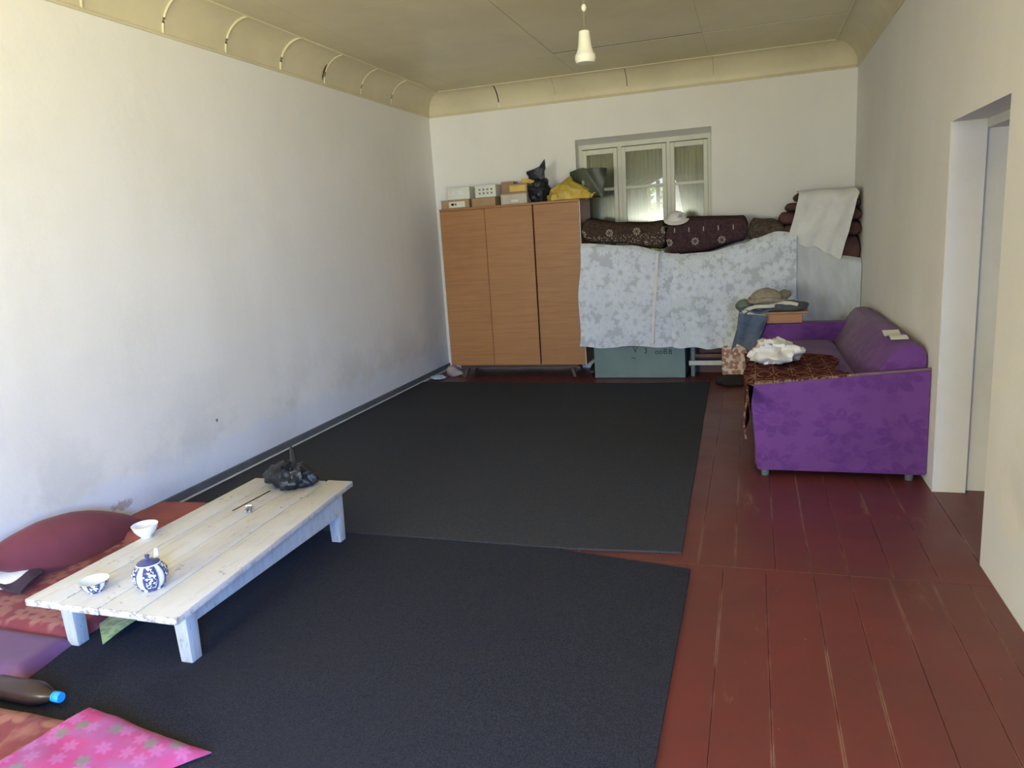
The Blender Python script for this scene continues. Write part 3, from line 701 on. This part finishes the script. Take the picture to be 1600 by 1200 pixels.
tag(obj('folded_cloth', MB().blob((3.47, 7.64, .03), (.17, .22, .035), .25, 12, 24, 10, sq=.7, flat=-.028), simple('black_cloth', (.02, .018, .022), .95), smooth=50), 'black folded cloth on the floor under the ornamented bundle', 'cloth')
tag(obj('shoe', MB().blob((1.945, 8.08, .055), (.045, .12, .055), .15, 14, 20, 12, sq=.8, flat=-.053, f=lambda q: Vector((q.x, q.y, q.z*(1.1+q.y*4)))), simple('black_leather', (.02, .018, .02), .5), smooth=50), 'dark shoe in the gap between wardrobe and trunk', 'shoe')
tag(obj('cloth_scrap', MB().blob((.15, 7.80, .022), (.09, .07, .03), .45, 22, 26, 12, flat=-.006), simple('pale_blue_cloth', (.36, .47, .62), .9), smooth=40), 'pale blue crumpled scrap at the foot of the left wall', 'cloth')
tag(obj('cloth_scrap', MB().blob((.27, 8.02, .05), (.10, .07, .07), .35, 12, 26, 12, flat=-.058, f=lambda q: Vector((q.x, q.y, q.z*(1-q.x*4)))), simple('dull_pink_white_cloth', (.34, .28, .30), .9), smooth=40), 'whitish pink rag heaped under the left edge of the wardrobe', 'cloth')

# ------------------------------------------------------------------ sofa
sf = thing('sofa', 'purple flowered velour sofa along the right wall before the doorway', 'sofa', (4.15, 5.8, 0))
obj('side_panel', MB().prism([(3.672, 4.74, .048), (4.632, 4.74, .048), (4.632, 4.74, .69), (4.2, 4.74, .655), (3.625, 4.74, .60)], (0, .09, 0), .012), SOFA, sf, 40)
obj('arm_edging', MB().tube([(3.62, 4.745, .604), (4.2, 4.745, .660), (4.63, 4.745, .697)], .009, 6), TRIMB, sf, 60)['label'] = 'brown edging along the near side panel'
obj('base', MB().box(3.66, 4.62, 4.83, 6.74, .05, .30, .01), SOFA, sf, 40)
obj('seat_cushion', MB().box(3.635, 4.30, 4.83, 6.74, .302, .575, .05, 3), SOFA, sf, 50)
bp = [(4.24, 4.84, .45), (4.44, 4.84, .775), (4.475, 4.84, .815), (4.54, 4.84, .825), (4.60, 4.84, .81), (4.625, 4.84, .76), (4.625, 4.84, .30), (4.31, 4.84, .30)]
obj('backrest', MB().prism(bp, (0, 2.06, 0), .006), SOFA, sf, 40)
obj('far_arm', MB().box(3.63, 4.45, 6.745, 6.90, .05, .715, .03, 3), SOFA, sf, 50)
for x in (3.72, 4.55):
    for y in (4.80, 6.82): obj('leg', MB().lathe([(.0, 0), (.022, 0), (.028, .052), (0, .052)], (x, y, 0), 12), SKIRT, sf)
# blanket lying over the near end of the seat and hanging over the front
def bl(u, v):
    y = 4.735 + 1.06*v; k = u*1.0
    xr = 4.24 - .12*v - .06*math.sin(v*PI*2)
    s_ = u*(xr-3.60+.38)
    if s_ < .38: x = 3.598 - .012*math.sin(s_*14+v*9) ; z = .25 + s_
    else: x = 3.598+(s_-.38); z = .612 + .02*math.sin(PI*min(1, (s_-.38)/.25))*min(1, v*5) + (x-3.6)*.09*(1-v)
    z += .012*noise.noise(Vector((x*7, y*7, 3))) + .03*max(0, math.sin(v*PI))*(1 if s_ > .42 else 0)*(1-u)
    return (x, y, z)
bk = obj('blanket', MB().grid(bl, 44, 30, .012), BLANKET, smooth=60, at=(3.66, 4.80, .6))
tag(bk, 'maroon patterned blanket spread over the near end of the purple sofa', 'blanket')
tag(obj('crumpled_cloth', MB().blob((3.80, 5.30, .715), (.155, .21, .08), .55, 13, 40, 22, flat=-.06, seed=9), WHITEC, smooth=40), 'crumpled white cloth lying on the maroon blanket', 'cloth')
pp = obj('paper_sheet', MB().grid(lambda u, v: (4.45+.09*u, 4.98+.34*v-.05*u, .838+.012*math.sin(v*7)+.01*u), 4, 12, .002), CARDW, smooth=60)
tag(pp, 'crumpled white paper on top of the sofa backrest', 'paper')
# pile on the far arm
wbx = thing('wooden_box', 'small orange brown wooden box on the far arm of the sofa', 'box', (3.92, 6.83, .715))
obj('box_body', MB().box(3.755, 4.05, 6.74, 6.92, .716, .795, .004, 1), BWOOD, wbx); obj('lid', MB().box(3.745, 4.10, 6.73, 6.94, .797, .815, .003, 1), BWOOD, wbx)
jn = thing('jeans', 'blue denim jeans hanging off the far left corner of the sofa', 'jeans', (3.6, 6.75, .72))
def jf(u, v):
    top = (3.535+.225*u, .815-.03*u); 
    bx = 3.50 + .22*u if u > .45 else 3.50+.22*u
    bz = .56 - .085*(1-abs(u-.62)/.62) if u < .62 else .475 + .17*(u-.62)/.38
    x = top[0] + (bx-top[0])*v; z = top[1]+(bz-top[1])*v
    return (x, 6.705 - .016*math.sin(u*9+v*2) - .01*math.sin(v*8), z)
obj('front_leg', MB().grid(jf, 18, 16, .014), DENIM, jn, 60)
def jf2(u, v): return (3.545 - .085*v + .06*u*(1-.3*v), 6.78+.012*math.sin(u*5), .80 - .32*v + .03*u)
obj('back_leg', MB().grid(jf2, 8, 12, .012), DENIM, jn, 60)
obj('waist', MB().grid(lambda u, v: (3.53+.28*u, 6.70+.2*v, .83+.015*math.sin(u*8)+.02*math.sin(v*4)), 10, 8, .014), DENIM, jn, 60)
obj('seam', MB().tube([(3.762, 6.695, .78), (3.72, 6.685, .64), (3.636, 6.688, .478)], .006, 6), DENIM_D, jn)
tag(obj('shirt', MB().grid(lambda u, v: (3.555+.46*u, 6.70+.22*v, .845+.055*math.sin(PI*min(1, u*.75))+.012*math.sin(v*5+u*9)-.05*max(0, .25-u)), 26, 12, .028), CREAM, smooth=60), 'cream shirt folded across the jeans on the sofa arm', 'shirt')
tag(obj('folded_cloth', MB().blob((3.93, 6.80, .855), (.17, .11, .045), .2, 12, 28, 12, sq=.75, flat=-.037), DGREY, smooth=50), 'dark grey cloth folded on the wooden box', 'cloth')
tag(obj('folded_cloth', MB().blob((3.575, 6.86, .86), (.075, .09, .06), .25, 14, 22, 12), OLIVE, smooth=50), 'green grey cloth at the left of the clothes pile', 'cloth')
hb = thing('knitted_hat', 'tan knitted hat crowning the clothes pile on the sofa arm', 'hat', (3.77, 6.83, .92))
obj('crown', MB().blob((3.765, 6.83, .93), (.135, .11, .085), .16, 9, 26, 14, flat=-.035), TAN, hb, 60)
obj('turned_brim', MB().tube([(3.765+.145*math.cos(a), 6.83+.115*math.sin(a), .915+.01*math.sin(3*a)) for a in [2*PI*k/24 for k in range(25)]], .022, 8), TAN, hb, 60)
tag(obj('sock', MB().blob((3.91, 6.86, .955), (.05, .06, .04), .25, 16, 18, 10), simple('brown_wool', (.20, .17, .12), .95), smooth=50), 'small brown woollen bundle beside the tan hat', 'cloth')

# ------------------------------------------------------------------ low table
TZ = .32
tb = thing('low_table', 'low long white painted plank table with chipped paint', 'table', (1.2, 2.75, 0))
def tx(u, y): k = (y-1.97)/1.5; return .876 + u*((1.632-.876)*(1-k) + (1.508-.876)*k)
cuts = [0, .235, .505, .745, 1.0]
for i, (a, b) in enumerate(zip(cuts, cuts[1:])):
    g = .002; g2 = .004 if i == 0 else .0015
    y0, y1 = 1.968+(.004, 0, .003, -.002)[i], 3.462+(-.012, .01, -.006, .012)[i]
    p = []
    for z in (TZ-.03, TZ-(0, .001, .0, .001)[i]):
        gg = .009 if i == 2 else .0015
        p += [(tx(a, y0)+g, y0, z), (tx(b, y0)-g, y0, z), (tx(b, y1)-g, y1, z), (tx(a, y1)+g, y1, z)]
    obj('tabletop_plank', MB().hexa(p, .004, 2), TABLE, tb, 40)
obj('plank_gap', MB().hexa([(1.096, 2.96, TZ-.001), (1.104, 2.96, TZ-.001), (1.118, 3.26, TZ-.001), (1.108, 3.26, TZ-.001), (1.096, 2.96, TZ+.001), (1.104, 2.96, TZ+.001), (1.118, 3.26, TZ+.001), (1.108, 3.26, TZ+.001)]), SUB, tb)['label'] = 'dark open crack between planks'
def tleg(x, y, w_=.034):
    j = random.uniform(-.004, .004)
    obj('leg', MB().hexa([(x-w_*.85, y-w_*.85, .012), (x+w_*.85, y-w_*.85, .012), (x+w_*.85, y+w_*.85, .012), (x-w_*.85, y+w_*.85, .012), (x-w_+j, y-w_, TZ-.03), (x+w_+j, y-w_, TZ-.03), (x+w_+j, y+w_, TZ-.03), (x-w_+j, y+w_, TZ-.03)], .005, 2), TLEG, tb, 40)
for x, y in ((1.472, 2.168), (.872, 2.172), (1.452, 3.352), (.90, 3.352)): tleg(x, y)
obj('apron', MB().box(1.474, 1.496, 2.195, 3.325, .168, TZ-.03, .003, 1), TLEG, tb); obj('apron', MB().box(.872, .894, 2.205, 3.32, .2, TZ-.03, .003, 1), TLEG, tb); obj('apron', MB().box(.93, 1.42, 3.34, 3.362, .2, TZ-.03, .003, 1), TLEG, tb)
tp = thing('teapot', 'round blue and white teapot with cotton boll pattern on the table', 'teapot', (1.345, 2.155, TZ))
prof_t = [(0, 0), (.038, 0), (.042, .004), (.040, .008), (.056, .022), (.066, .042), (.069, .060), (.065, .080), (.052, .098), (.040, .106), (.037, .110)]
obj('body', MB().lathe(prof_t, (1.345, 2.155, TZ), 36), PAKHTA, tp, 50)
obj('lid', MB().lathe([(.043, .108), (.044, .111), (.036, .117), (.018, .122), (.007, .125), (.006, .130), (.010, .137), (.009, .143), (0, .146)], (1.345, 2.155, TZ), 28), BLUEP, tp, 50)
obj('lid_rim', MB().tube([(1.345+.044*math.cos(a), 2.155+.044*math.sin(a), TZ+.108) for a in [2*PI*k/28 for k in range(29)]], .0028, 6), PORC, tp, 60)
obj('spout', MB().tube([(1.325, 2.205, TZ+.045), (1.317, 2.222, TZ+.075), (1.311, 2.234, TZ+.105), (1.307, 2.242, TZ+.130)], [.017, .013, .010, .008], 10), PORC, tp, 60)
def bowl(x, y, R, h, outer, label):
    b = thing('tea_bowl', label, 'bowl', (x, y, TZ))
    obj('shell', MB().lathe([(0, .001), (R*.42, 0), (R*.44, h*.12), (R*.62, h*.25), (R*.86, h*.6), (R, h)], (x, y, TZ), 32), outer, b, 50)
    obj('inside', MB().lathe([(R, h), (R*.97, h*1.01), (R*.83, h*.62), (R*.58, h*.28), (R*.3, h*.16), (0, h*.14)], (x, y, TZ), 32), PORC, b, 50)
bowl(.895, 2.595, .060, .062, PORC, 'plain white tea bowl near the wall side of the table')
bowl(1.125, 2.085, .058, .050, PAKHTAB, 'shallow blue patterned tea bowl with white inside at the near table end')
bg = thing('plastic_bag', 'black plastic bag tied at the neck on the far end of the table', 'bag', (1.19, 3.34, TZ))
obj('bag_body', MB().blob((1.19, 3.345, TZ+.055), (.145, .105, .078), .30, 17, 48, 24, flat=-.052, seed=2), BLACKP, bg, 30)
nk = MB(); pts = [(1.225, 3.345, TZ+.09), (1.222, 3.35, TZ+.13), (1.215, 3.36, TZ+.16), (1.205, 3.37, TZ+.20), (1.20, 3.375, TZ+.225)]
obj('tied_neck', MB().tube(pts, [.04, .014, .018, .013, .004], 7), BLACKP, bg, 40)
obj('loose_end', MB().grid(lambda u, v: (1.225+.05*(u-.5)*(1+v), 3.34-.05*v, TZ+.13-.012*v+.02*math.sin(u*9)), 8, 5, .003), BLACKP, bg, 40)
pg = thing('clothes_peg', 'small grey wooden peg lying across the table crack', 'peg', (1.17, 3.0, TZ))
for s_ in (-1, 1): obj('prong', MB().hexa([(1.155, 3.03, TZ+.001), (1.165, 3.035, TZ+.001), (1.205+s_*.012+.006, 2.945, TZ+.001), (1.205+s_*.012-.006, 2.94, TZ+.001), (1.155, 3.03, TZ+.016), (1.165, 3.035, TZ+.016), (1.205+s_*.012+.006, 2.945, TZ+.014), (1.205+s_*.012-.006, 2.94, TZ+.014)]), simple('grey_wood', (.22, .215, .22), .8), pg)
obj('spring', MB().tube([(1.155, 3.0, TZ+.012), (1.19, 3.005, TZ+.018)], .007, 8), PALE, pg)

# ------------------------------------------------------------------ mattresses and cushions at the left
def quiltpad(x0, x1, y0, y1, h, seed, nx=30, ny=30, skew=0):
    def P(u, v):
        x = x0+(x1-x0)*u + skew*(1-v)*(u); y = y0+(y1-y0)*v
        e = min(min(u, 1-u)*(x1-x0), min(v, 1-v)*(y1-y0))/.06
        e = 1 if e > 1 else math.sqrt(max(0, 1-(1-e)**2))
        z = .014 + h*e*(1+.12*noise.noise(Vector((x*4, y*4, seed))))
        return (x+.008*noise.noise(Vector((y*6, 1, seed))), y+.008*noise.noise(Vector((x*6, 4, seed))), z)
    mb = MB().grid(P, nx, ny); return mb
mt = thing('floor_mattress', 'red floral floor mattress with purple satin end along the left wall', 'mattress', (.45, 2.7, .012))
obj('floral_top', quiltpad(.03, .86, 2.13, 3.56, .055, 3), FLOR1, mt, 60)
obj('satin_border', quiltpad(.02, .86, 1.87, 2.16, .045, 4, 30, 12, .05), SATIN, mt, 60)['label'] = 'purple satin border'
tag(obj('folded_cover', quiltpad(.02, .50, 3.02, 3.60, .085, 6), BRICK, smooth=60), 'faded red cloth folded against the left wall beyond the cushion', 'cloth')
def cf_(q):
    t_ = q.y/.54; k = (1-min(1, abs(t_))**2.4)
    return Vector((q.x*(.25+.75*k), q.y, q.z*(.18+.82*k) - .11*t_))
tag(obj('cushion', MB().blob((.165, 2.80, .155), (.125, .56, .158), .04, 5, 30, 24, f=cf_), REDC, smooth=70), 'large plain dark red cushion leaning on the left wall', 'cushion')
tag(obj('pillow', MB().blob((.13, 2.50, .115), (.10, .15, .045), .06, 6, 28, 14, sq=.8), WHITEC, smooth=70), 'white pillow under the dark red cushion', 'pillow')
tag(obj('dark_cloth', MB().grid(lambda u, v: (.05+.27*u-.05*v, 2.36+.17*v, .175-.085*u*(1-.4*v)+.012*math.sin(u*7+v*3)), 12, 10, .012), simple('dark_plum_cloth', (.055, .035, .055), .9), smooth=60), 'dark plum cloth hanging beside the white pillow', 'cloth')
tag(obj('floor_mattress', quiltpad(.1, 1.52, .7, 1.70, .065, 8), FLOR2, smooth=60), 'orange red floral mattress at the bottom left, behind the bottle', 'mattress')
def pkf(u, v):
    a = Vector((1.46, 1.75)).lerp(Vector((1.955, 1.70)), u); b = Vector((1.34, 1.15)).lerp(Vector((1.50, 1.15)), u)
    p = a.lerp(b, v); z = .085*(1-u)**.6 + .022 + .012*noise.noise(Vector((p.x*8, p.y*8, 5)))
    if v < .08: z = .02 + (z-.02)*(v/.08)**.5
    return (p.x, p.y, z)
tag(obj('flowered_cloth', MB().grid(pkf, 26, 26, .004), PINK, smooth=60), 'bright pink flowered cloth corner at the bottom edge', 'cloth')
tag(obj('flowered_cloth', MB().grid(lambda u, v: (.84+.24*u-.05*v, 2.60-.20*u-.27*v+.02, .05-.034*v*(1-u*.3)+.01*math.sin(u*6+v*4)+.012), 12, 12, .004), GREENC, smooth=60), 'green flowered cloth poking out under the near end of the table', 'cloth')
bt = thing('bottle', 'dark brown plastic bottle with a blue cap lying on the carpet', 'bottle', (1.0, 1.775, .012))
def lay(prof_, x):                                         # lathe turned to lie along -x
    mb = MB().lathe(prof_, (0, 0, 0), 24)
    for v_ in mb.bm.verts: c = v_.co.copy(); v_.co = (x + c.z, 1.785 + c.x, .058 + c.y)
    return mb
obj('bottle_body', lay([(0, 0), (.036, .002), (.044, .012), (.045, .17), (.044, .21), (.030, .255), (.015, .285), (.014, .30), (0, .30)], .90), BOTTLE, bt, 50)
obj('cap', lay([(0, .296), (.0185, .296), (.0195, .30), (.0195, .318), (.017, .322), (0, .322)], .90), BLUECAP, bt, 50)
obj('neck_ring', lay([(.0155, .286), (.019, .288), (.019, .292), (.0155, .294)], .90), BLUECAP, bt, 50)

# ------------------------------------------------------------------ pendant lamp
px, py = 2.78, 4.2
lp = thing('pendant_lamp', 'white plastic bulb holder hanging on a cord from the ceiling', 'lamp', (px, py, H))
obj('ceiling_rose', MB().lathe([(0, 0), (.04, 0), (.038, -.02), (.012, -.035), (0, -.035)], (px, py, H), 20), WHITEP, lp, 50)
obj('cord', MB().tube([(px, py, H-.03), (px+.004, py, H-.35), (px, py, 2.66)], .0035, 6), simple('olive_cord', (.20, .18, .10), .7), lp)
obj('cord_knot', MB().blob((px+.003, py, 2.775), (.014, .014, .020), .1, n=12, m=8), WHITEP, lp, 60)
obj('holder', MB().lathe([(0, 2.665), (.018, 2.665), (.029, 2.658), (.031, 2.63), (.037, 2.58), (.045, 2.553), (.053, 2.541), (.055, 2.534)], (px, py, 0), 28), WHITEP, lp, 50)
obj('rim', MB().lathe([(.055, 2.534), (.056, 2.522), (.053, 2.508), (.048, 2.499), (.030, 2.497), (0, 2.50)], (px, py, 0), 28), WHITEP, lp, 50)
